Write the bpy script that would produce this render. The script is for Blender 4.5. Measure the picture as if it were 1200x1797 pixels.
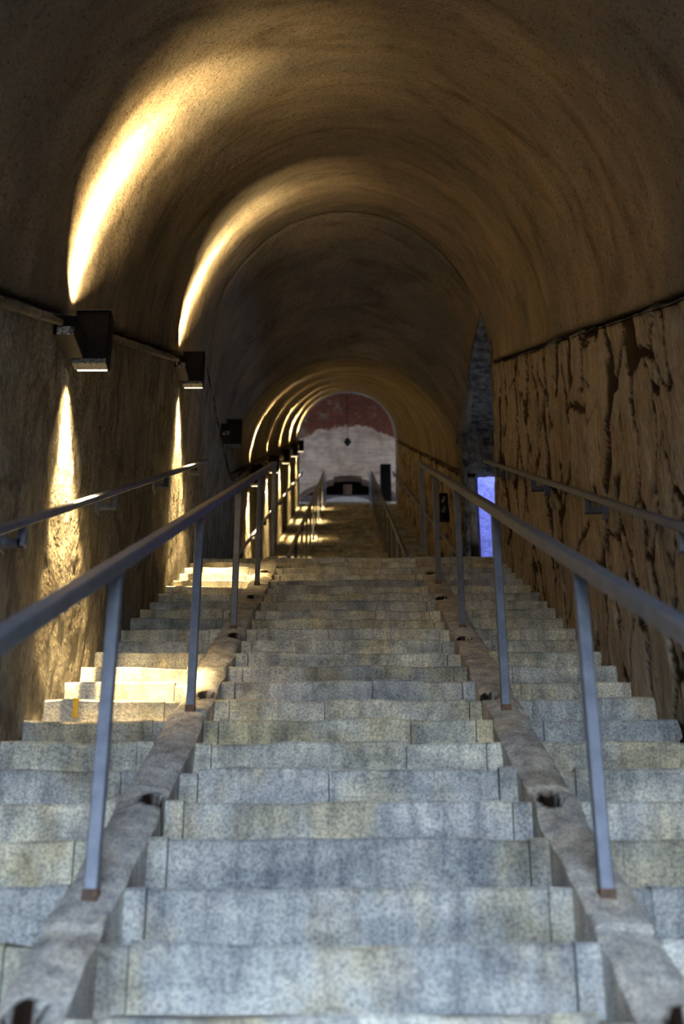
import bpy, math, random
from mathutils import Vector, noise
random.seed(7)
C = bpy.context.scene
COL = C.collection
for o in list(bpy.data.objects): bpy.data.objects.remove(o)

# ------------------------------------------------------------------ camera
RISE, TREAD, EYE = 0.18, 0.3361, 1.555
SL = RISE / TREAD
PITCH = math.radians(23.47)
cam = bpy.data.cameras.new('camera'); co = bpy.data.objects.new('camera', cam); COL.objects.link(co)
cam.sensor_fit = 'HORIZONTAL'; cam.sensor_width = 24.0; cam.lens = 2076 / 1200 * 24.0
cam.clip_start = 0.02; cam.clip_end = 300
co.location = (0, 0, EYE)
co.rotation_euler = (math.pi / 2 + PITCH, 0, math.atan(10 / 2076 / math.cos(PITCH)))
cam.dof.use_dof = True; cam.dof.focus_distance = 8.0; cam.dof.aperture_fstop = 2.2
C.camera = co
# ------------------------------------------------------------------ light, exposure
w = bpy.data.worlds.new('sky'); C.world = w; w.use_nodes = True
bg = w.node_tree.nodes['Background']
bg.inputs[0].default_value = (0.66, 0.81, 1.0, 1); bg.inputs[1].default_value = 28.0
C.view_settings.view_transform = 'Standard'; C.view_settings.look = 'None'
C.view_settings.gamma = 1; C.view_settings.use_curve_mapping = False
C.view_settings.exposure = 0.0
C.cycles.max_bounces = 10; C.cycles.diffuse_bounces = 6
C.cycles.use_denoising = True
SPOT_DOWN, SPOT_UP = 1250, 3200
def portal(loc, rot, sx, sy):
    l = bpy.data.lights.new('daylight_opening', 'AREA'); l.shape = 'RECTANGLE'; l.size = sx; l.size_y = sy
    l.cycles.is_portal = True
    o = bpy.data.objects.new('daylight_opening', l); o.location = loc; o.rotation_euler = rot; COL.objects.link(o)
MOUTH = -3.6
YA = 31.78 * TREAD                # top nosing of the lower flight = start of the landing
FLAT = 2.73
YB = YA + FLAT
ZL = 31.78 * RISE                 # landing height
NUP = 59
YE = YB + NUP * TREAD; ZE = ZL + NUP * RISE
YV = 32.8                         # far end of the upper vault
WL, WR = -1.47, 1.465             # wall faces
SPR = 2.18; VB = 1.90              # spring height above the nosing line, vault rise
portal((0, MOUTH, 1.9), (math.pi / 2, 0, 0), 3.2, 4.6)

# ------------------------------------------------------------------ helpers
def link_mesh(name, verts, faces, mat=None, parent=None, smooth=False, attr=None):
    me = bpy.data.meshes.new(name); me.from_pydata(verts, [], faces); me.update()
    if smooth:
        me.polygons.foreach_set('use_smooth', [True] * len(me.polygons))
    if attr:
        for an, vals in attr.items():
            a = me.attributes.new(an, 'FLOAT', 'POINT'); a.data.foreach_set('value', vals)
    o = bpy.data.objects.new(name, me); COL.objects.link(o)
    if mat: me.materials.append(mat)
    if parent: o.parent = parent
    return o
class MB:
    def __init__(s): s.v = []; s.f = []
    def add(s, vs, fs):
        n = len(s.v); s.v += [tuple(v) for v in vs]; s.f += [tuple(i + n for i in f) for f in fs]
    def box(s, x0, x1, y0, y1, z0, z1):
        s.add([(x0,y0,z0),(x1,y0,z0),(x1,y1,z0),(x0,y1,z0),(x0,y0,z1),(x1,y0,z1),(x1,y1,z1),(x0,y1,z1)],
              [(0,3,2,1),(4,5,6,7),(0,1,5,4),(1,2,6,5),(2,3,7,6),(3,0,4,7)])
    def bevbox(s, x0, x1, y0, y1, z0, z1, b=.004):
        xs, ys = (x0, x1), (y0, y1)
        ring = [(x0+b,y0),(x1-b,y0),(x1,y0+b),(x1,y1-b),(x1-b,y1),(x0+b,y1),(x0,y1-b),(x0,y0+b)]
        cx, cy = (x0+x1)/2, (y0+y1)/2
        def ins(r): return [(cx+(x-cx)*(1-2*b/max(x1-x0,1e-6)), cy+(y-cy)*(1-2*b/max(y1-y0,1e-6))) for x, y in r]
        levels = [(ins(ring), z0), (ring, z0+b), (ring, z1-b), (ins(ring), z1)]
        vs = [(x, y, z) for r, z in levels for x, y in r]
        fs = [tuple(range(7, -1, -1)), tuple(range(24, 32))]
        for k in range(3):
            for i in range(8):
                j = (i+1) % 8; fs.append((k*8+i, k*8+j, k*8+8+j, k*8+8+i))
        s.add(vs, fs)
    def bar(s, p, q, wx, wz, b=.006):
        """rectangular tube from p to q; wx wide sideways, wz high"""
        p, q = Vector(p), Vector(q); d = (q-p).normalized()
        up = Vector((0,0,1)) if abs(d.z) < .95 else Vector((0,1,0))
        sd = d.cross(up).normalized(); u = sd.cross(d).normalized()
        a, c = wx/2, wz/2
        prof = [(a-b,-c),(a,-c+b),(a,c-b),(a-b,c),(-a+b,c),(-a,c-b),(-a,-c+b),(-a+b,-c)]
        vs = [p+sd*x+u*y for x, y in prof] + [q+sd*x+u*y for x, y in prof]
        fs = [tuple(range(7,-1,-1)), tuple(range(8,16))] + [(i,(i+1)%8,(i+1)%8+8,i+8) for i in range(8)]
        s.add(vs, fs)
    def tube(s, pts, r, n=10):
        pts = [Vector(p) for p in pts]; rings = []
        for i, p in enumerate(pts):
            d = (pts[min(i+1,len(pts)-1)]-pts[max(i-1,0)]).normalized()
            up = Vector((0,0,1)) if abs(d.z) < .95 else Vector((1,0,0))
            a = d.cross(up).normalized(); b = a.cross(d).normalized()
            rings.append([p+a*r*math.cos(t*2*math.pi/n)+b*r*math.sin(t*2*math.pi/n) for t in range(n)])
        vs = [v for r_ in rings for v in r_]; fs = []
        for k in range(len(pts)-1):
            for i in range(n): j = (i+1)%n; fs.append((k*n+i,k*n+j,(k+1)*n+j,(k+1)*n+i))
        fs += [tuple(range(n-1,-1,-1)), tuple((len(pts)-1)*n+i for i in range(n))]
        s.add(vs, fs)
    def prism(s, pts, y0, y1):
        """polygon of (x, z) extruded from y0 to y1"""
        n = len(pts)
        s.add([(x,y0,z) for x,z in pts]+[(x,y1,z) for x,z in pts],
              [tuple(range(n)), tuple(range(2*n-1,n-1,-1))]+[(i,i+n,(i+1)%n+n,(i+1)%n) for i in range(n)])
    def build(s, name, mat, parent=None, smooth=False): return link_mesh(name, s.v, s.f, mat, parent, smooth)
def tag(o, label=None, cat=None, group=None, kind=None):
    if label: o['label'] = label
    if cat: o['category'] = cat
    if group: o['group'] = group
    if kind: o['kind'] = kind
    return o
def empty(name, loc, label, cat, group=None):
    o = bpy.data.objects.new(name, None); COL.objects.link(o); o.location = loc; o.empty_display_size = .1
    tag(o, label, cat, group); return o
def parent_keep(o, p):
    o.parent = p; o.matrix_parent_inverse = p.matrix_world.inverted() if False else o.matrix_parent_inverse
    return o
def struct(o): o['kind'] = 'structure'; return o
def part(mb, name, mat, root, smooth=False):
    """mesh given in world coordinates, parented to an Empty standing at root.location"""
    L = root.location
    vs = [(v[0]-L.x, v[1]-L.y, v[2]-L.z) for v in mb.v]
    return link_mesh(name, vs, mb.f, mat, root, smooth)
def fbm(x, y, z, o=4): return noise.fractal(Vector((x, y, z)), 1.0, 2.0, o)
def sstep(a, b, x):
    t = min(1, max(0, (x-a)/(b-a))); return t*t*(3-2*t)
def base(y):
    """height of the nosing line"""
    if y < YA: return SL*y
    if y < YB: return ZL
    return ZL + SL*(y-YB)
def vb(y):
    return 1.90 if y < YA else (1.90-.24*(y-YA)/FLAT if y < YB else 1.66)
def frange(a, b, s):
    n = max(1, int(round((b-a)/s))); return [a+(b-a)*i/n for i in range(n+1)]
def grid(name, us, vs, fn, mat, smooth=True, skip=None, attrs=None, solid=0):
    V = []; A = []
    for u in us:
        for v in vs:
            r = fn(u, v)
            if attrs: V.append(r[0]); A.append(r[1])
            else: V.append(r)
    n = len(vs); F = []
    for i in range(len(us)-1):
        for j in range(n-1):
            if skip and skip((us[i]+us[i+1])/2, (vs[j]+vs[j+1])/2): continue
            F.append((i*n+j, (i+1)*n+j, (i+1)*n+j+1, i*n+j+1))
    o = link_mesh(name, V, F, mat, None, smooth, {attrs: A} if attrs else None)
    if solid:
        m = o.modifiers.new('thickness', 'SOLIDIFY'); m.thickness = abs(solid); m.offset = -1 if solid > 0 else 1
    return o

# ------------------------------------------------------------------ materials
class NT:
    def __init__(s, name, rough=.9, metal=0, spec=.3):
        s.m = bpy.data.materials.new(name); s.m.use_nodes = True; s.t = s.m.node_tree
        s.b = s.t.nodes['Principled BSDF']; s.b.inputs['Roughness'].default_value = rough
        s.b.inputs['Metallic'].default_value = metal; s.b.inputs['Specular IOR Level'].default_value = spec
        s.tc = s.t.nodes.new('ShaderNodeTexCoord')
    def n(s, t): return s.t.nodes.new(t)
    def l(s, a, b): s.t.links.new(a, b)
    def coord(s, sc=(1,1,1), src='Object'):
        m = s.n('ShaderNodeMapping'); m.inputs['Scale'].default_value = sc; s.l(s.tc.outputs[src], m.inputs[0]); return m.outputs[0]
    def geo(s, sc=(1,1,1)):
        g = s.n('ShaderNodeNewGeometry'); m = s.n('ShaderNodeMapping'); m.inputs['Scale'].default_value = sc
        s.l(g.outputs['Position'], m.inputs[0]); return m.outputs[0]
    def noise(s, vec, scale, detail=6, rough=.6, dist=0):
        n = s.n('ShaderNodeTexNoise'); n.inputs['Scale'].default_value = scale; n.inputs['Detail'].default_value = detail
        n.inputs['Roughness'].default_value = rough; n.inputs['Distortion'].default_value = dist
        s.l(vec, n.inputs['Vector']); return n.outputs['Fac']
    def vor(s, vec, scale, feature='F1'):
        n = s.n('ShaderNodeTexVoronoi'); n.feature = feature; n.inputs['Scale'].default_value = scale
        s.l(vec, n.inputs['Vector']); return n.outputs['Distance']
    def ramp(s, fac, stops):
        r = s.n('ShaderNodeValToRGB'); e = r.color_ramp.elements
        while len(e) < len(stops): e.new(.5)
        for k, (p, c) in enumerate(stops):
            e[k].position = p; e[k].color = (*c, 1) if len(c) == 3 else c
        s.l(fac, r.inputs[0]); return r.outputs[0]
    def mix(s, fac, a, b, mode='MIX'):
        m = s.n('ShaderNodeMix'); m.data_type = 'RGBA'; m.blend_type = mode
        for inp, v in ((m.inputs[0], fac), (m.inputs[6], a), (m.inputs[7], b)):
            if isinstance(v, (int, float)): inp.default_value = v
            elif isinstance(v, tuple): inp.default_value = (*v, 1)
            else: s.l(v, inp)
        return m.outputs[2]
    def math(s, op, a, b=0.0):
        m = s.n('ShaderNodeMath'); m.operation = op
        for inp, v in ((m.inputs[0], a), (m.inputs[1], b)):
            if isinstance(v, (int, float)): inp.default_value = v
            else: s.l(v, inp)
        return m.outputs[0]
    def attr(s, name):
        a = s.n('ShaderNodeAttribute'); a.attribute_name = name; return a.outputs['Fac']
    def color(s, c):
        if isinstance(c, tuple): s.b.inputs['Base Color'].default_value = (*c, 1)
        else: s.l(c, s.b.inputs['Base Color'])
    def bump(s, h, strength=.5, dist=.02):
        b = s.n('ShaderNodeBump'); b.inputs['Strength'].default_value = strength; b.inputs['Distance'].default_value = dist
        s.l(h, b.inputs['Height'])
        prev = s.b.inputs['Normal'].links
        if prev: s.l(prev[0].from_socket, b.inputs['Normal'])
        s.l(b.outputs[0], s.b.inputs['Normal'])

def mat_granite(name, lo, mid, hi, warm, curb=False):
    M = NT(name, .88, 0, .0 if curb else .12); g = M.geo()
    oi = M.n('ShaderNodeObjectInfo'); rnd = oi.outputs['Random']
    big = M.noise(M.geo((1,1,2)), 3.2, 4, .6, .4)
    c = M.ramp(big, [(.32, lo), (.5, mid), (.68, hi)])
    wn = M.noise(M.geo((1.6,1,1)), 1.9, 3)
    c = M.mix(M.ramp(wn, [(.47, (0,0,0)), (.62, (1,1,1))]), c, M.mix(1.0, c, warm, 'MULTIPLY'))
    tint = M.ramp(rnd, [(0, (.68,.70,.74)), (.35, (.92,.94,.98)), (.7, (1.02,1.0,.90)), (1, (1.12,1.1,1.04))])
    c = M.mix(1.0, c, tint, 'MULTIPLY')
    sp = M.noise(g, 105, 2, .6)
    c = M.mix(1.0, c, M.ramp(sp, [(.34, (.56,.57,.60)), (.5, (.97,.97,.97)), (.66, (1.28,1.26,1.21))]), 'MULTIPLY')
    st = M.noise(M.geo((3,3,.6)), 4.5, 4)
    c = M.mix(1.0, c, M.ramp(st, [(.35, (.64,.64,.67)), (.6, (1.10,1.10,1.07))]), 'MULTIPLY')
    if curb: c = M.mix(M.attr('crack'), c, (.02,.013,.010))  # shade inside the drill holes, painted as near-black
    M.color(c)
    M.bump(M.noise(g, 60, 4, .7), .45, .006); M.bump(M.noise(g, 14, 4), .35, .012)
    return M.m
GRAN = mat_granite('granite', (.34,.36,.38), (.56,.565,.55), (.76,.75,.70), (1.0,.90,.70))
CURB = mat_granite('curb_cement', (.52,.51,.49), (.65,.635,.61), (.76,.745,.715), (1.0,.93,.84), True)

M = NT('vault_plaster', .95, 0, .05); g = M.geo()
ring = M.noise(M.geo((.5, 1.6, .5)), 1.5, 6, .65, .9)
c = M.ramp(ring, [(.28, (.185,.155,.12)), (.5, (.275,.23,.18)), (.68, (.35,.295,.23)), (.8, (.24,.20,.155))])
pat = M.noise(g, .9, 5, .6)
c = M.mix(M.ramp(pat, [(.42, (0,0,0)), (.66, (1,1,1))]), c, (.19,.175,.155))
sp = M.noise(g, 58, 3, .7)
c = M.mix(M.ramp(sp, [(.56, (0,0,0)), (.63, (.9,.9,.9))]), c, (.07,.055,.045))
soot = M.noise(M.geo((.7, 1.7, .7)), 1.5, 7, .68, .7)
c = M.mix(1.0, c, M.ramp(soot, [(.34, (.60,.58,.56)), (.50, (1,1,1))]), 'MULTIPLY')
M.color(c); M.bump(M.noise(g, 38, 6, .7), .7, .012); M.bump(M.noise(g, 7, 5), .5, .03); VAULT = M.m

def mat_rock(name, cols, recess_shade, bs=1.0, iso=False):
    M = NT(name, .95, 0, 0); g = M.geo()
    st = M.noise(M.geo((5, 5, 1.1) if not iso else (3, 3, 1.2)), 1.5, 7, .62, .35)
    c = M.ramp(st, [(.30, cols[0]), (.46, cols[1]), (.60, cols[2]), (.74, cols[1])])
    fine = M.noise(M.geo((22, 22, 8)), 2, 5, .7)
    c = M.mix(1.0, c, M.ramp(fine, [(.35, (.62,.62,.62)), (.6, (1.12,1.1,1.06))]), 'MULTIPLY')
    pt = M.noise(g, 1.3, 4)
    c = M.mix(M.ramp(pt, [(.5, (0,0,0)), (.72, (.7,.7,.7))]), c, cols[3])
    c = M.mix(M.attr('crack'), c, recess_shade)  # depth shade of the cracks, painted in as a dark colour
    M.color(c)
    if iso:
        M.bump(M.noise(g, 22, 5, .7), 1.0, .022); M.bump(M.vor(g, 34), .6, .012); M.bump(M.noise(g, 5, 4), .35, .03)
    else:
        M.bump(M.noise(g, 38, 6, .75), .9*bs, .014); M.bump(M.vor(g, 11), .35, .02); M.bump(M.noise(M.geo((7,7,2.5)), 2.2, 6), .2*bs, .02)
    return M.m
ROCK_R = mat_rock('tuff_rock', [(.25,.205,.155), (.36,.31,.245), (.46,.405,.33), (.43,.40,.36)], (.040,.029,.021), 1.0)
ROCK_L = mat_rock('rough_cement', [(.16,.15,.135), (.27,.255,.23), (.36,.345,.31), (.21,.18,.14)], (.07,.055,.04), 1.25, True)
M = NT('daylit_blue_plaster', .95, 0, .1); g = M.geo()
M.color(M.ramp(M.noise(g, 9, 6, .7), [(.35, (.10,.10,.23)), (.6, (.18,.18,.42))])); M.bump(M.noise(g, 30, 6, .7), .8, .02); PLAS = M.m  # blue of the daylight is mixed into this plaster colour
M = NT('dark_rough_stone', .95, 0, .1); g = M.geo()
M.color(M.ramp(M.noise(g, 9, 6, .7), [(.4, (.08,.08,.085)), (.62, (.30,.30,.32))])); M.bump(M.noise(g, 18, 6, .7), 1, .05); STONE = M.m
M = NT('cavity', .95, 0, 0); g = M.geo()
M.color(M.ramp(M.noise(g, 9, 4), [(.3, (.03,.025,.02)), (.7, (.09,.07,.05))])); GAP = M.m

M = NT('painted_steel', .42, .35, .5); g = M.geo()
M.color(M.ramp(M.noise(g, 16, 5), [(.35, (.12,.14,.19)), (.65, (.185,.205,.27))])); M.bump(M.noise(g, 120, 3), .12, .003); STEEL = M.m
M = NT('rusty_steel', .7, .2, .3); g = M.geo()
M.color(M.ramp(M.noise(g, 40, 5), [(.4, (.10,.07,.06)), (.6, (.22,.12,.075))])); RUST = M.m
M = NT('black_enamel', .55, 0, .2); g = M.geo()
M.color(M.ramp(M.noise(g, 30, 4), [(.4, (.004,.004,.006)), (.7, (.010,.010,.013))])); BLACK = M.m
M = NT('flaking_paint', .8, 0, .3); g = M.geo((1,1,.5))
M.color(M.ramp(M.noise(g, 60, 6, .7), [(.47, (.02,.02,.025)), (.53, (.42,.40,.37))])); FLAKE = M.m
M = NT('scuffed_paint', .7, 0, .3)
M.color(M.ramp(M.noise(M.geo(), 70, 6, .7), [(.40, (.05,.05,.055)), (.6, (.26,.26,.27))])); FLAKE2 = M.m
M = NT('conduit_grey', .7, .1, .3); g = M.geo()
M.color(M.ramp(M.noise(g, 12, 5), [(.35, (.08,.075,.065)), (.65, (.20,.18,.15))])); PIPE = M.m
M = NT('yellow_plastic', .5); M.color(M.ramp(M.noise(M.geo(), 50), [(.3,(.75,.42,.02)),(.7,(.95,.62,.05))])); YEL = M.m
def mat_emit(name, col, st):
    M = NT(name, .4); M.color((.8,.75,.65)); M.b.inputs['Emission Color'].default_value = (*col, 1)
    M.b.inputs['Emission Strength'].default_value = st; return M.m
GLOW = mat_emit('lamp_glass', (1, .80, .50), 6.0)
M = NT('lamp_glass_off', .3); M.color(M.ramp(M.noise(M.geo(), 30), [(.3,(.10,.10,.11)),(.7,(.2,.2,.21))])); GLASS_OFF = M.m

# white wash with exposed red brick above, for the end wall
M = NT('whitewash_and_brick', .93, 0, .2); g = M.geo()
sx = M.n('ShaderNodeSeparateXYZ'); M.l(g, sx.inputs[0])
white = M.ramp(M.noise(g, 2.2, 7, .65), [(.35, (.38,.27,.20)), (.6, (.60,.45,.35))])
strk = M.noise(M.geo((1,1,5)), 1.5, 6, .7)
white = M.mix(1.0, white, M.ramp(strk, [(.35, (.72,.72,.72)), (.6, (1.05,1.05,1.05))]), 'MULTIPLY')
brk = M.n('ShaderNodeTexBrick'); mp = M.n('ShaderNodeMapping'); mp.inputs['Rotation'].default_value = (math.pi/2, 0, math.pi/2); mp.inputs['Rotation'].default_value = (-math.pi/2, 0, 0)
M.l(g, mp.inputs[0]); M.l(mp.outputs[0], brk.inputs['Vector']); brk.inputs['Scale'].default_value = 3.0
brk.inputs['Color1'].default_value = (.20,.035,.014,1); brk.inputs['Color2'].default_value = (.10,.022,.012,1); brk.inputs['Mortar'].default_value = (.16,.10,.07,1)
brk.inputs['Mortar Size'].default_value = .03
bcol = M.mix(M.ramp(M.noise(g, 2.4, 6, .7), [(.52, (0,0,0)), (.62, (1,1,1))]), brk.outputs['Color'], (.22,.15,.09))
# boundary: an arc z = zc - k x^2, roughened
x2 = M.math('MULTIPLY', sx.outputs[0], sx.outputs[0])
zb = M.math('ADD', M.math('MULTIPLY', x2, .22), sx.outputs[2])
zb = M.math('ADD', zb, M.math('MULTIPLY', M.math('SUBTRACT', M.noise(g, 2.0, 6, .7), .5), .9))
msk = M.math('MULTIPLY', M.math('SUBTRACT', zb, 20.62), 14); msk.node.use_clamp = True
M.color(M.mix(msk, white, bcol)); M.bump(M.noise(g, 8, 6), .6, .03); ENDW = M.m
M = NT('grey_plaster', .93); M.color(M.ramp(M.noise(M.geo(), 1.8, 6, .7), [(.35, (.20,.17,.19)), (.6, (.36,.31,.32))])); GREYP = M.m
M = NT('white_stone', .8); M.color(M.ramp(M.noise(M.geo(), 6, 5), [(.3, (.72,.70,.66)), (.7, (.86,.85,.82))])); WSTONE = M.m
M = NT('brown_wood', .8); M.color(M.ramp(M.noise(M.geo((6,6,1)), 3, 5), [(.35, (.07,.035,.02)), (.65, (.16,.09,.055))])); WOOD = M.m
M = NT('forecourt_gravel', .95); M.color(M.ramp(M.noise(M.geo(), 4, 6), [(.35, (.13,.115,.09)), (.65, (.24,.21,.17))])); GROUND = M.m
M = NT('ochre_paving', .9); M.color(M.ramp(M.noise(M.geo(), 4, 6), [(.35, (.30,.29,.27)), (.65, (.48,.47,.44))])); PAVE = M.m

# ------------------------------------------------------------------ the shell: floors
mb = MB(); mb.box(-60, 60, -90, .78*TREAD+.05, -.3, 0.0); struct(mb.build('floor', GROUND))
def subfloor(ya, yb, za, zb, name='floor', mat=GAP):
    mb = MB(); d = .35
    mb.add([(-1.75,ya,za-d),(1.75,ya,za-d),(1.75,yb,zb-d),(-1.75,yb,zb-d),(-1.75,ya,za),(1.75,ya,za),(1.75,yb,zb),(-1.75,yb,zb)],
           [(0,3,2,1),(4,5,6,7),(0,1,5,4),(1,2,6,5),(2,3,7,6),(3,0,4,7)])
    return struct(mb.build(name, mat))
subfloor(.2, YA, base(.2)-RISE-.03, base(YA)-RISE-.03)
mb = MB(); mb.box(-1.75, 4.8, YA+.02, YB+TREAD+.02, ZL-.32, ZL-.012); struct(mb.build('floor', PAVE))
subfloor(YB+TREAD, YE, ZL-.03, ZE-RISE-.03)
mb = MB(); mb.box(-4, 4, YE+.02, 42, ZE-.4, ZE-.012); struct(mb.build('floor', PAVE))

# ------------------------------------------------------------------ walls
def wall_fn(side, x0, rough, cracks, zlo=-.75, zhi=SPR-.05):
    s = 1 if x0 > 0 else -1
    def fn(y, v):
        b = base(y); z = b + zlo + (zhi-zlo)*v
        d = (.016 if cracks > .5 else .010)*fbm(y*.8, z*.6, 3*s, 4) + rough*fbm(y*7+9, z*4, 5*s, 4)
        a = 0.0
        if cracks:
            wy = y + .09*fbm(y*2.5, z*2.5, 1, 4); wz = z + .18*fbm(y*1.2, z*1.2, 8, 3)
            q = Vector((wy*2.7 + .30*wz, wz*1.05, 4.2*s)); ds = noise.voronoi(q)[0]; e = ds[1]-ds[0]
            q2 = Vector((wy*4.6 - .8*wz, wz*1.5, 9.2)); d2 = noise.voronoi(q2)[0]; e2 = d2[1]-d2[0]
            m1 = sstep(-.25, .25, fbm(y*1.3, z*.9, 20, 2)); m2 = sstep(.0, .35, fbm(y*1.1, z*.8, 31, 2))
            jag = .016*fbm(y*6, z*6, 5, 4)
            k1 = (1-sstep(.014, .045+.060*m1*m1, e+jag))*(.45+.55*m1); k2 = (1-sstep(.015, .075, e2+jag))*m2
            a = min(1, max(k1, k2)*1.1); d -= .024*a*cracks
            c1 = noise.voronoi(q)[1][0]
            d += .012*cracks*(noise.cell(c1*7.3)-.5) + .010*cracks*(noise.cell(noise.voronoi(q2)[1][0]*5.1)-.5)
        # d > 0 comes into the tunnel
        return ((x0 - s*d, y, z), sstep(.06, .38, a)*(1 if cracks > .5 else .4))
    return fn
vs_w = frange(0, 1, .0085)
def wall(name, x0, y0, y1, step, mat, rough, cracks, vs=vs_w, fnargs={}):
    o = grid(name, frange(y0, y1, step), vs, wall_fn(0, x0, rough, cracks, **fnargs), mat, attrs='crack', solid=.12 if x0 < 0 else -.12)
    return struct(o)
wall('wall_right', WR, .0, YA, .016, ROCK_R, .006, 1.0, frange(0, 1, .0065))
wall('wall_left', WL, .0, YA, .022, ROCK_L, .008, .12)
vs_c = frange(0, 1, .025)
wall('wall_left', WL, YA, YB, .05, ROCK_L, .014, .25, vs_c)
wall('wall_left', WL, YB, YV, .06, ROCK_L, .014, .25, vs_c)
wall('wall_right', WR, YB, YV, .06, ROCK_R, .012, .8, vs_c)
for x0, n, m in ((WR, 'wall_right', ROCK_R), (WL, 'wall_left', ROCK_L)):
    s = 1 if x0 > 0 else -1
    mb = MB(); mb.box(min(x0, x0+s*.3), max(x0, x0+s*.3), MOUTH, .03, -.3, SPR+.05); struct(mb.build(n, m))

# ------------------------------------------------------------------ vaults (ceiling)
def vault_fn(y, th):
    b = base(y) + SPR
    d = .030*fbm(math.cos(th)*1.2, y*.9, math.sin(th)*1.2, 4) + .010*fbm(math.cos(th)*6, y*6, math.sin(th)*6, 3)
    d += .012*math.sin(y*2.1+1.3*fbm(y*.7, th, 2, 2))
    xc = (WL+WR)/2; a = (WR-WL)/2 + .012 - d
    return (xc - a*math.cos(th), y, b + (vb(y)-d)*math.sin(th))
ths = frange(0, math.pi, math.pi/110)
def vault(y0, y1, st, skip=None):
    return struct(grid('ceiling', frange(y0, y1, st), ths, vault_fn, VAULT, skip=skip, solid=.15))
vault(0, YA, .07)
vault(YA, YB, .07, skip=lambda y, th: th > math.pi-.30)
vault(YB, YV+.32, .12)
def flat_vault(y, th):
    xc = (WL+WR)/2; a = (WR-WL)/2 + .012
    return (xc - a*math.cos(th), y, SPR + VB*math.sin(th))
struct(grid('ceiling', [MOUTH, -2.4, -1.2, .01], ths, flat_vault, VAULT, solid=.2))
# dark gap between wall top and vault springing
def groove(x0, y0, y1):
    s = 1 if x0 > 0 else -1
    prof = [(-.008, -.062), (.13, -.062), (.13, .05), (.07, .05)]
    def fn(y, k):
        px, pz = prof[int(k)]
        n_ = .014*fbm(y*3, k*9, x0, 3)
        return (x0 + s*(px + n_*(k in (0, 3))), y, base(y)+SPR+pz+n_)
    return struct(grid('trim', frange(y0, y1, .06), [0, 1, 2, 3], fn, GAP, smooth=False))
for n_, (x0, a, b) in enumerate(((WR, 0, YA), (WL, 0, YA), (WL, YA, YB), (WL, YB, YV), (WR, YB, YV))):
    groove(x0, a, b).name = 'trim_%d' % (n_+1)

# ------------------------------------------------------------------ right hand side passage off the landing
ZP = ZL + SPR + VB*math.sin(.30)
mb = MB(); mb.box(WR+.02, 4.8, YA-.32, YA, ZL-.3, ZP+.2); struct(mb.build('wall_near', STONE))
DX0, DX1, DZ = 1.50, 2.45, ZL+2.24
def far_fn(x, z):
    return (x, YB - .05*fbm(x*3, z*3, 2, 4) - .03 , z)
o = grid('wall_far', frange(WR-.02, 4.8, .05), frange(ZL-.05, ZP+.25, .05), far_fn, STONE,
         skip=lambda x, z: DX0 < x < DX1 and z < DZ, solid=.26); struct(o)
mb = MB(); mb.box(WR-.06, 4.9, YA-.3, YB+.3, ZP, ZP+.2); struct(mb.build('ceiling', STONE))
mb = MB(); y0, y1, x0 = YA, YB, 4.6
mb.box(x0, x0+.2, y0, y1, ZL-.1, ZL+1.6); mb.box(x0, x0+.2, y0, y1, ZL+2.1, ZP+.1)
mb.box(x0, x0+.2, y0, y0+.9, ZL+1.6, ZL+2.1); mb.box(x0, x0+.2, y0+1.4, y1, ZL+1.6, ZL+2.1)  # leaves an unseen window, added to light the far passage wall
struct(mb.build('wall_end', STONE))
portal((4.62, YA+1.15, ZL+1.85), (0, math.pi/2, 0), .5, .5)
# light well behind the doorway
WY = YB + 2.6
mb = MB()
mb.box(1.60, 4.2, WY, WY+.2, ZL-.1, ZL+5); mb.box(4.0, 4.2, YB+.3, WY, ZL-.1, ZL+5); mb.box(1.58, 1.66, YB+.31, WY, ZL-.1, ZL+5)
mb.box(1.60, 4.2, YB+.28, YB+.4, ZP+.1, ZL+5)
struct(mb.build('wall_well', PLAS))
mb = MB(); mb.box(1.58, 4.2, YB+TREAD+.03, WY+.2, ZL-.3, ZL); struct(mb.build('floor', PAVE))
portal((2.85, (YB+WY)/2+.15, ZL+5), (0, 0, 0), 2.4, 2.2)

# ------------------------------------------------------------------ hall at the head of the stairs
HY = 36.4; HX = 3.6; ZT = ZE + 6.6
# near wall of the hall, around the tunnel mouth
pts = []
mb = MB(); xc = (WL+WR)/2; aa = (WR-WL)/2+.14; zb = base(YV)+SPR
arc = [(xc-aa*math.cos(t), zb+(vb(YV)+.13)*math.sin(t)) for t in frange(0, math.pi, math.pi/24)]
outer = [(-HX, zb)] + [(-HX, ZT)]
for i in range(len(arc)-1):
    (x0, z0), (x1, z1) = arc[i], arc[i+1]
    mb.add([(x0,YV,z0),(x1,YV,z1),(x1,YV,ZT),(x0,YV,ZT),(x0,YV+.3,z0),(x1,YV+.3,z1),(x1,YV+.3,ZT),(x0,YV+.3,ZT)],
           [(0,1,2,3),(7,6,5,4),(0,4,5,1)])
mb.box(-HX, xc-aa, YV, YV+.3, ZE-.8, ZT); mb.box(xc+aa, HX, YV, YV+.3, ZE-.8, ZT)
struct(mb.build('wall_front', GREYP))
mb = MB(); mb.box(-HX, HX, YV, HY+2.4, ZT, ZT+.2); struct(mb.build('ceiling', GREYP))
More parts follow.
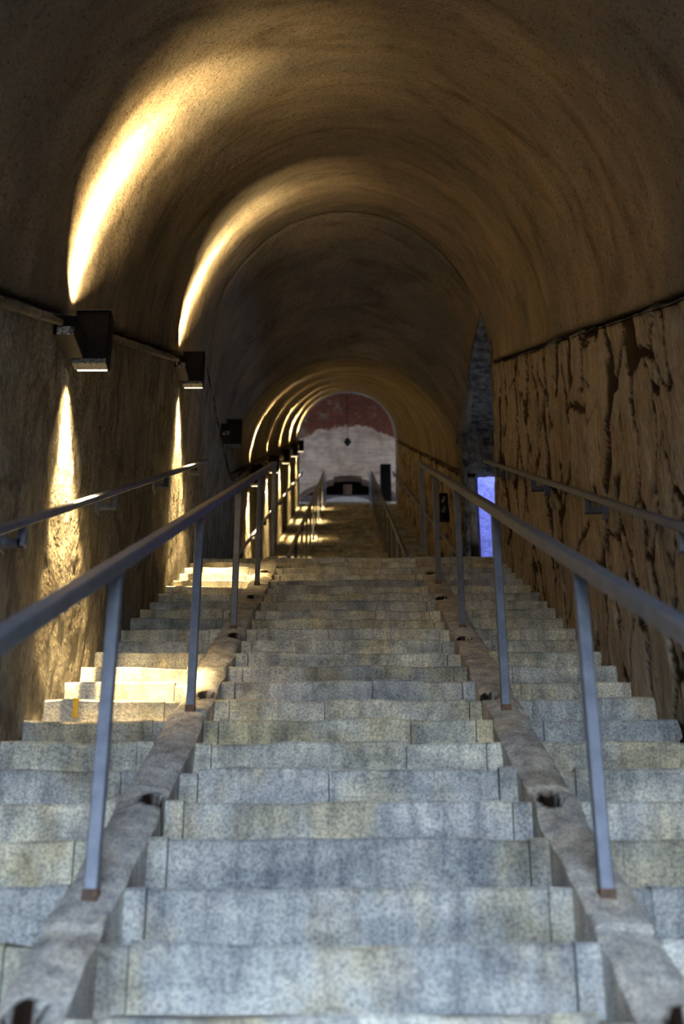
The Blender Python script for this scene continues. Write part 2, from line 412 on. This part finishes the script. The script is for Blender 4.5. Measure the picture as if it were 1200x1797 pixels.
# end wall with a wide segmental opening
AX, AZS, AR = 1.80, 17.86, .76
mb = MB()
def arcz(x): 
    r = (AX*AX+AR*AR)/(2*AR); return AZS + AR - r + math.sqrt(r*r-x*x)
xs = frange(-AX, AX, .12)
for i in range(len(xs)-1):
    x0, x1 = xs[i], xs[i+1]
    k0 = .10 if abs((x0+x1)/2+.0) < .42 else 0
    z0, z1 = arcz(x0)+k0, arcz(x1)+k0
    mb.add([(x0,HY,z0),(x1,HY,z1),(x1,HY,ZT),(x0,HY,ZT),(x0,HY+.5,z0),(x1,HY+.5,z1),(x1,HY+.5,ZT),(x0,HY+.5,ZT)],
           [(0,1,2,3),(7,6,5,4),(0,4,5,1),(0,3,7,4),(1,5,6,2)])
mb.box(-HX, -AX, HY, HY+.5, ZE-.1, ZT); mb.box(AX, HX, HY, HY+.5, ZE-.1, ZT)
struct(mb.build('wall_back', ENDW))
mb = MB(); mb.box(-HX, HX, HY+2.2, HY+2.4, ZE-.1, ZT); struct(mb.build('wall_back', GAP))
mb = MB(); mb.box(-2.1, 2.1, HY+.55, HY+.8, ZE-.1, 18.22); tag(mb.build('parapet', GREYP), 'low grey plastered parapet under the wide arched opening of the far hall', 'parapet')
for s in (-1, 1):
    mb = MB(); a, b = (HX, HX+.2) if s > 0 else (-HX-.2, -HX)
    mb.box(a, b, YV, HY+2.4, ZE-.1, ZE+2.6); mb.box(a, b, YV, HY+2.4, ZE+3.6, ZT); mb.box(a, b, YV, YV+1.2, ZE+2.5, ZE+3.7); mb.box(a, b, YV+2.2, HY+2.4, ZE+2.5, ZE+3.7)  # unseen window gap in each side wall, added to light the hall
    struct(mb.build('wall_right' if s > 0 else 'wall_left', GREYP))
    portal((s*(HX+.02), YV+1.7, ZE+3.1), (0, s*math.pi/2, 0), 1.0, 1.0)

# ------------------------------------------------------------------ steps
def slab(mb, x0, x1, y, z, depth, h, seed, wear=.014):
    n = max(2, int((x1-x0)/.05)); xs = [x0+(x1-x0)*i/n for i in range(n+1)]
    vs = []
    for i, x in enumerate(xs):
        e = fbm(x*2.3, seed*1.7, .3, 3); f = fbm(x*9, seed*3.1, 2.3, 3)
        cz = z - wear*(.5+e) ; fy = y + .008*e + .003*f
        vs += [(x, fy+.008, z-h), (x, fy+.006+.003*f, cz-.10), (x, fy+.003+.003*f, cz-.05), (x, fy, cz-.012), (x, fy+.010, cz-.001+.001*f), (x, y+depth, z), (x, y+depth, z-h)]
    fs = []; k = 7
    for i in range(n):
        for j in range(k-1): fs.append((i*k+j, (i+1)*k+j, (i+1)*k+j+1, i*k+j+1))
    fs += [tuple(range(k-1, -1, -1)), tuple(n*k+j for j in range(k))]
    mb.add(vs, fs)
R0, R1 = .655, .820               # the sloped curb strips lie between these
def lane(mb, x0, x1, y, z, seed, ends):
    rg = random.Random(seed); pieces = []
    a, b = x0, x1
    if ends[0]: pieces.append((a, a+.068+rg.uniform(-.008,.012), 1)); a = pieces[-1][1]+.004
    if ends[1]: pieces.append((b-.068-rg.uniform(-.008,.012), b, 1)); b = pieces[-1][0]-.004
    cuts = []
    if b-a > 1 and rg.random() < .6: cuts = [a+(b-a)*rg.uniform(.3, .75)]
    xs = [a]+cuts+[b]
    for i in range(len(xs)-1): pieces.append((xs[i]+(.002 if i else 0), xs[i+1]-(.002 if i < len(xs)-2 else 0), 0))
    for k, (p, q, e) in enumerate(pieces):
        dy, dz = (rg.uniform(-.012, .004), rg.uniform(-.012, .004)) if e else (rg.uniform(-.004, .004), rg.uniform(-.003, .003))
        slab(mb, p, q, y+dy, z+dz, TREAD+.05-dy, RISE+.02, seed+k*13)
lower = empty('stone_staircase', (0, .78*TREAD, 0), 'worn grey granite lower stair flight in the foreground, three lanes split by two sloped curbs', 'staircase')
for m in range(-9, 23):
    n = 9.78+m; y = n*TREAD; z = n*RISE
    for x0, x1, e in ((-R0, R0, (1, 1)), (WL-.05, -R1, (0, 1)), (R1, WR+.05, (1, 0))):
        mb = MB(); lane(mb, x0, x1, y, z, m*3+int(x0*10)+400, e)
        part(mb, 'step', GRAN, lower)
upper = empty('stone_staircase', (0, YB, ZL), 'long upper stair flight beyond the landing, striped by warm lamp light', 'staircase')
for j in range(1, NUP+1):
    y = YB+j*TREAD; z = ZL+j*RISE
    mb = MB()
    for x0, x1 in ((-R0, R0), (WL-.05, -R1), (R1, WR+.05)): slab(mb, x0, x1, y, z, TREAD+.05, RISE+.02, j*7+x0)
    part(mb, 'step', GRAN, upper)
# sloped curbs with drill holes beside the posts
def curb(s, y0, y1, holes, root, st=.022):
    ys = frange(y0, y1, st); xs = frange(R0, R1, .016); recess_shade = []
    xs = [R0-.001]+xs+[R1+.001]; top = []
    for y in ys:
        for i, x in enumerate(xs):
            z = base(min(y, y1)) if y0 >= YB or y < YA else ZL
            edge = (i in (0, len(xs)-1))
            h = z + .004 +   .016*fbm(x*6, y*2.6, s, 4) - (.016*((abs((x-(R0+R1)/2))/((R1-R0)/2))**4))
            dk = 0.0
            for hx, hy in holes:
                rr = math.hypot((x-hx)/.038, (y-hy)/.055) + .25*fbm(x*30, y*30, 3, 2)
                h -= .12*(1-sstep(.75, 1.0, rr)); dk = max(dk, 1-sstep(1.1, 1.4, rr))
            jt = (y-y0) % 1.02
            if jt < st: h -= .012
            if edge: h = z - RISE - .06
            xx = x + (.016*fbm(y*4, x, 7, 3) if i in (1, len(xs)-2) else 0)
            top.append((s*xx, y, h)); recess_shade.append(dk)
    n = len(xs); F = []
    for i in range(len(ys)-1):
        for j in range(n-1):
            q = (i*n+j, i*n+j+1, (i+1)*n+j+1, (i+1)*n+j); F.append(q if s > 0 else q[::-1])
    F.append(tuple(range(n)) if s < 0 else tuple(range(n-1, -1, -1)))
    L = (len(ys)-1)*n; F.append(tuple(L+i for i in range(n)))
    mb = MB(); mb.v = top; mb.f = F
    o = part(mb, 'curb', CURB, root)
    at = o.data.attributes.new('crack', 'FLOAT', 'POINT'); at.data.foreach_set('value', recess_shade)  # mask for the painted shade of the holes
    return o
def yn(py): return (2853/(py-728) + .62)/1.130   # picture row of a point on the lower nosing line -> distance
hl = [(.70, yn(1404)), (.70, yn(1219)), (.70, yn(1117)), (.74, yn(1790)), (.72, yn(1046)), (.72, yn(1005))]
hr = [(.72, yn(1404)), (.69, yn(1222)), (.71, yn(1121)), (.76, yn(1792)), (.70, yn(1050)), (.72, yn(1007))]
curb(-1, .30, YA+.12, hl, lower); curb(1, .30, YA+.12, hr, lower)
curb(-1, YB+.30, YE+.05, [], upper, .08); curb(1, YB+.30, YE+.05, [], upper, .08)
mk = MB(); my = 16.78*TREAD; mk.bevbox(-1.335, -1.310, my-.014, my+.02, 16.78*RISE-.10, 16.78*RISE-.005, .003)
tag(mk.build('marker', YEL), 'small yellow plastic marker on a riser of the left lane below the lamplight', 'marker')

# ------------------------------------------------------------------ handrails between the lanes
RH = 1.055
def centre_rail(x, ys, y0, y1, label, name='stair_handrail', group=None):
    r = empty(name, (x, ys[0], base(ys[0])), label, 'handrail', group)
    mb = MB(); d = .03
    mb.bar((x, y0, base(y0)+RH-d), (x, y1, base(y1)+RH-d), .050, .046, .005)
    part(mb, 'top_rail', STEEL, r)
    for y in ys:
        mb = MB(); mb.bar((x, y, base(y)-.01), (x, y, base(y)+RH-.05), .040, .040, .003)
        p = part(mb, 'post', STEEL, r)
        f = MB(); f.bevbox(x-.023, x+.023, y-.023, y+.023, base(y)-.02, base(y)+.022, .003)
        L = r.location; f.v = [(a-L.x, b-L.y, c-L.z) for a, b, c in f.v]
        f.build('rusty_foot', RUST, p)['label'] = 'rusty foot'
    return r
lo_y = [yn(1575)-.0 - 2*1.86, yn(1575)-1.86, yn(1575), yn(1246), yn(1104), yn(1026), YA+.02]
centre_rail(-.735, lo_y, .1, YA+.05, 'blue-grey steel handrail on posts along the left curb of the lower flight')
centre_rail(.735, lo_y, .1, YA+.05, 'blue-grey steel handrail on posts along the right curb of the lower flight')
up_y = frange(YB+.25, YE-.15, 1.97)
centre_rail(-.735, up_y, YB+.2, YE-.1, 'dark steel handrail on posts left of the centre lane, far upper flight')
centre_rail(.735, up_y, YB+.2, YE-.1, 'dark steel handrail on posts right of the centre lane, far upper flight')

# ------------------------------------------------------------------ wall handrails
def wall_rail(x0, y0, y1, by, label, rh=1.065):
    s = 1 if x0 > 0 else -1; x = x0 - s*.095
    r = empty('wall_handrail', (x0, y0, base(y0)+rh), label, 'handrail')
    mb = MB(); mb.bar((x, y0, base(y0)+rh-.020), (x, y1, base(y1)+rh-.020), .040, .037, .006); part(mb, 'rail', STEEL, r)
    for y in by:
        z = base(y)+rh-.05
        mb = MB(); mb.bevbox(x-.018, x+.018, y-.018, y+.018, z-.085, z+.012, .003)
        mb.bevbox(min(x, x0+s*.03), max(x, x0+s*.03), y-.018, y+.018, z-.085, z-.052, .003)
        mb.bevbox(min(x0+s*.02, x0-s*.016), max(x0+s*.02, x0-s*.016), y-.04, y+.04, z-.11, z-.02, .003)
        part(mb, 'bracket', STEEL, r)
lb = [4.62-1.78, 4.62, 6.35, 8.15, 9.9]
wall_rail(WL, .2, YA-.25, lb, 'steel handrail on the left wall of the lower flight, crossing the lamp light')
wall_rail(WR, .2, YA-.05, [2.75, 4.5, 6.2, 7.95, 9.8], 'dull steel handrail on the cracked right wall of the lower flight', 1.05)
ub = frange(YB+.9, YV-.8, 2.0)
wall_rail(WL, YB+.3, YV-.1, ub, 'steel handrail on the left wall of the upper flight, catching lamp glints')
wall_rail(WR, YB+.3, YV-.1, ub, 'dark steel handrail on the right wall of the upper flight')

# ------------------------------------------------------------------ wall lamps
def lamp(y, lit, label, zc=None, spill=1.0):
    zb = base(y)
    z0, z1 = zb+1.84, zb+2.155
    if zc: z0, z1 = zc
    x0 = WL
    r = empty('wall_lamp', (x0, y, z0), label, 'lamp', 'up and down wall lamps along the left wall')
    xa, xb = x0+.035, x0+.215; ya, yb = y-.05, y+.05; t = .006; xm = x0+.10
    mb = MB(); mb.bevbox(x0-.02, xm, y-.30, ya-.012, z0+.10-.16*SL, z1-.10-.16*SL, .005); mb.bevbox(x0-.02, xa+.01, ya-.02, y+.03, z0+.10, z1-.12, .004); part(mb, 'mount', BLACK, r)
    mb = MB(); mb.bevbox(x0+.012, xm-.003, y-.305, y-.298, z0+.10-.16*SL, z0+.145-.16*SL, .001)
    part(mb, 'paint_flakes', FLAKE, r)['label'] = 'flaking pale paint'
    mb = MB()
    mb.bevbox(xa, xb, ya, ya+t, z0, z1, .0015); mb.bevbox(xa, xb, yb-t, yb, z0, z1, .0015)
    mb.bevbox(xa, xa+t, ya, yb, z0, z1, .0015); mb.bevbox(xb-t, xb, ya, yb, z0, z1, .0015)
    mb.bevbox(xa+t, xb-t, ya+t, yb-t, (z0+z1)/2-.05, (z0+z1)/2+.05, .002)
    mb.bevbox(xa, xb, ya, yb-.030, z0-.003, z0+.004, .001); mb.bevbox(xa, xb, ya, yb-.030, z1-.004, z1+.003, .001)
    part(mb, 'housing', BLACK, r)
    for zz, nm in ((z0+.001, 'lower_glass'), (z1-.007, 'upper_glass')):
        mb = MB(); mb.bevbox(xa+.012, xb-.012, yb-.027, yb-t-.002, zz, zz+.006, .001); part(mb, nm, GLOW if lit else GLASS_OFF, r)
    mb = MB(); mb.bevbox(xa+.002, xb-.002, ya-.003, ya, z0-.003, z0+.022, .001); mb.bevbox(xa+.002, xb-.002, ya-.003, yb-.034, z0-.006, z0-.003, .001)
    part(mb, 'lower_trim', FLAKE2, r)['label'] = 'scuffed grey lower edge'
    mb = MB(); mb.bevbox(xa-.004, xb+.004, ya-.006, yb-.030, z1+.003, z1+.007, .001); mb.bevbox(xa-.004, xa+.004, ya, yb, z1+.003, z1+.007, .001); mb.bevbox(xb-.004, xb+.004, ya, yb, z1+.003, z1+.007, .001)
    part(mb, 'rim', PIPE, r)
    if lit:
        for zz, rx, pw, xx, core in ((z0-.014, 0, SPOT_DOWN, .078, 50), (z1+.016, math.pi, SPOT_UP, .075, 32)):
            if rx: beams = ((core, .9, 1.0), (58, 1.0, .42*spill), (95, 1.0, .09*spill))
            elif spill == 1: beams = ((core, .5, 1.0), (82, 1.0, .10))
            else: beams = ((66, .6, .8), (86, 1.0, .10))
            for size, blend, k in beams:
                l = bpy.data.lights.new('lamp_beam', 'SPOT'); l.energy = pw*k; l.color = (1, .69, .29)
                l.spot_size = math.radians(size); l.spot_blend = blend; l.shadow_soft_size = .012
                o = bpy.data.objects.new('lamp_beam', l); o.parent = r; COL.objects.link(o)
                o.location = (xx, 0, zz-z0); o.rotation_euler = (rx if rx else math.radians(21), 0, 0)
    return r
lamp(5.38, True, 'black box wall lamp nearest the viewer, lit above and below, topmost left')
lamp(9.0, True, 'second black box wall lamp from the viewer, lit, just before the landing')
lamp(12.55, False, 'unlit black box wall lamp above the dark landing', (ZL+2.12, ZL+2.47))
for y, lb_ in zip((15.9, 19.45, 23.1, 26.8, 30.4), ('first', 'second', 'third', 'fourth', 'fifth and farthest')):
    lamp(y, True, '%s lit black wall lamp up the far upper flight, counted from the landing' % lb_, None, .3)

# ------------------------------------------------------------------ conduit on the left springing, cables
def conduit(y0, y1, label, dz=2.085):
    mb = MB(); ys = frange(y0, y1, .25)
    mb.tube([(WL+.030+.004*fbm(y, 1, 1, 2), y, base(y)+dz+.006*fbm(y*.8, 3, 1, 2)) for y in ys], .019, 10)
    r = empty('cable_conduit', (WL, y0, base(y0)+dz), label, 'conduit')
    part(mb, 'pipe', PIPE, r, True)
    mb = MB()
    for y in frange(y0+.5, y1-.4, 1.2):
        mb = MB(); mb.tube([(WL+.03, y-.012, base(y-.012)+dz), (WL+.03, y+.012, base(y+.012)+dz)], .025, 10); part(mb, 'clip', PIPE, r)
conduit(.2, 5.06, 'grey cable conduit under the left vault edge, running up to the nearest lamp')
conduit(5.46, 8.68, 'grey cable conduit under the left vault edge between the first two lamps')
conduit(YB+.1, YV-.2, 'cable conduit along the left vault edge of the far upper flight')

# ------------------------------------------------------------------ small wall sign box on the right, upper flight
sy = 15.75; sz = base(sy)
r = empty('wall_sign', (WR, sy, sz+1.35), 'small dark box sign with a pale slanted figure on the right wall past the landing', 'sign')
mb = MB(); mb.bevbox(WR-.13, WR+.02, sy, sy+.10, sz+1.30, sz+1.72, .004); part(mb, 'panel', BLACK, r)
mb = MB(); mb.prism([(WR-.11, sz+1.42), (WR-.07, sz+1.40), (WR-.035, sz+1.50), (WR-.06, sz+1.53)], sy-.004, sy); mb.prism([(WR-.10, sz+1.58), (WR-.08, sz+1.56), (WR-.035, sz+1.64), (WR-.06, sz+1.67)], sy-.004, sy)
part(mb, 'figure', YEL if False else FLAKE, r)['label'] = 'pale figure'

# ------------------------------------------------------------------ things in the far hall
mb = MB(); mb.bevbox(1.04, 1.38, 34.0, 34.25, ZE-.01, 17.99, .008)
mb2 = MB(); mb2.bevbox(1.00, 1.42, 33.96, 34.29, ZE-.012, ZE+.05, .006)
r = empty('information_column', (1.21, 34.1, ZE), 'tall narrow black upright panel at the head of the stairs, right side', 'panel')
part(mb, 'column', BLACK, r); part(mb2, 'plinth', BLACK, r)
r = empty('barrier', (0, 33.5, ZE), 'thin low barrier bar between the two far handrail ends', 'barrier')
mb = MB(); mb.bar((-.70, 33.5, ZE+.33), (.70, 33.5, ZE+.33), .03, .03); part(mb, 'crossbar', STEEL, r)
for s in (-1, 1):
    mb = MB(); mb.bar((s*.69, 33.5, ZE-.01), (s*.69, 33.5, ZE+1.02), .04, .04); part(mb, 'post', STEEL, r)
# white rounded plinth with the wooden post on it
mb = MB(); pz = ZE; top = []
prof = [(-.80, 0)] + [(.80*math.sin(a), .80+.26*math.cos(a)) for a in frange(-math.pi/2, math.pi/2, math.pi/16)] + [(.80, 0)]
mb.prism([(x, pz-.01+z) for x, z in prof], 35.2, 35.7)
tag(mb.build('plinth', WSTONE), 'bright white low round-topped plinth behind the barrier in the far hall', 'plinth')
mb = MB(); mb.bevbox(-.14, .14, 35.75, 36.0, ZE-.01, 18.08, .01); 
tag(mb.build('timber_post', WOOD), 'short thick brown timber post behind the white plinth', 'post')
r = empty('pendant_lamp', (0, 35.6, 20.0), 'tiny dark pendant lamp hanging before the white end wall', 'lamp')
hz = 35.6*math.tan(PITCH+math.atan((898.5-775)/2076))+EYE
mb = MB(); mb.tube([(0,35.6,hz+.1),(0,35.6,ZT)], .008, 6); part(mb, 'cable', BLACK, r)
mb = MB()
rp = [(.02,.14),(.05,.12),(.12,.0),(.13,-.03),(.09,-.04),(.05,-.14),(.005,-.18)]
n = 14; vs = [(a*math.cos(t*2*math.pi/n), 35.6+a*math.sin(t*2*math.pi/n), hz+b) for a, b in rp for t in range(n)]
fs = [(k*n+i, k*n+(i+1)%n, (k+1)*n+(i+1)%n, (k+1)*n+i) for k in range(len(rp)-1) for i in range(n)] + [tuple(range(n)), tuple((len(rp)-1)*n+i for i in range(n))]
mb.add(vs, fs); part(mb, 'shade', BLACK, r, True)
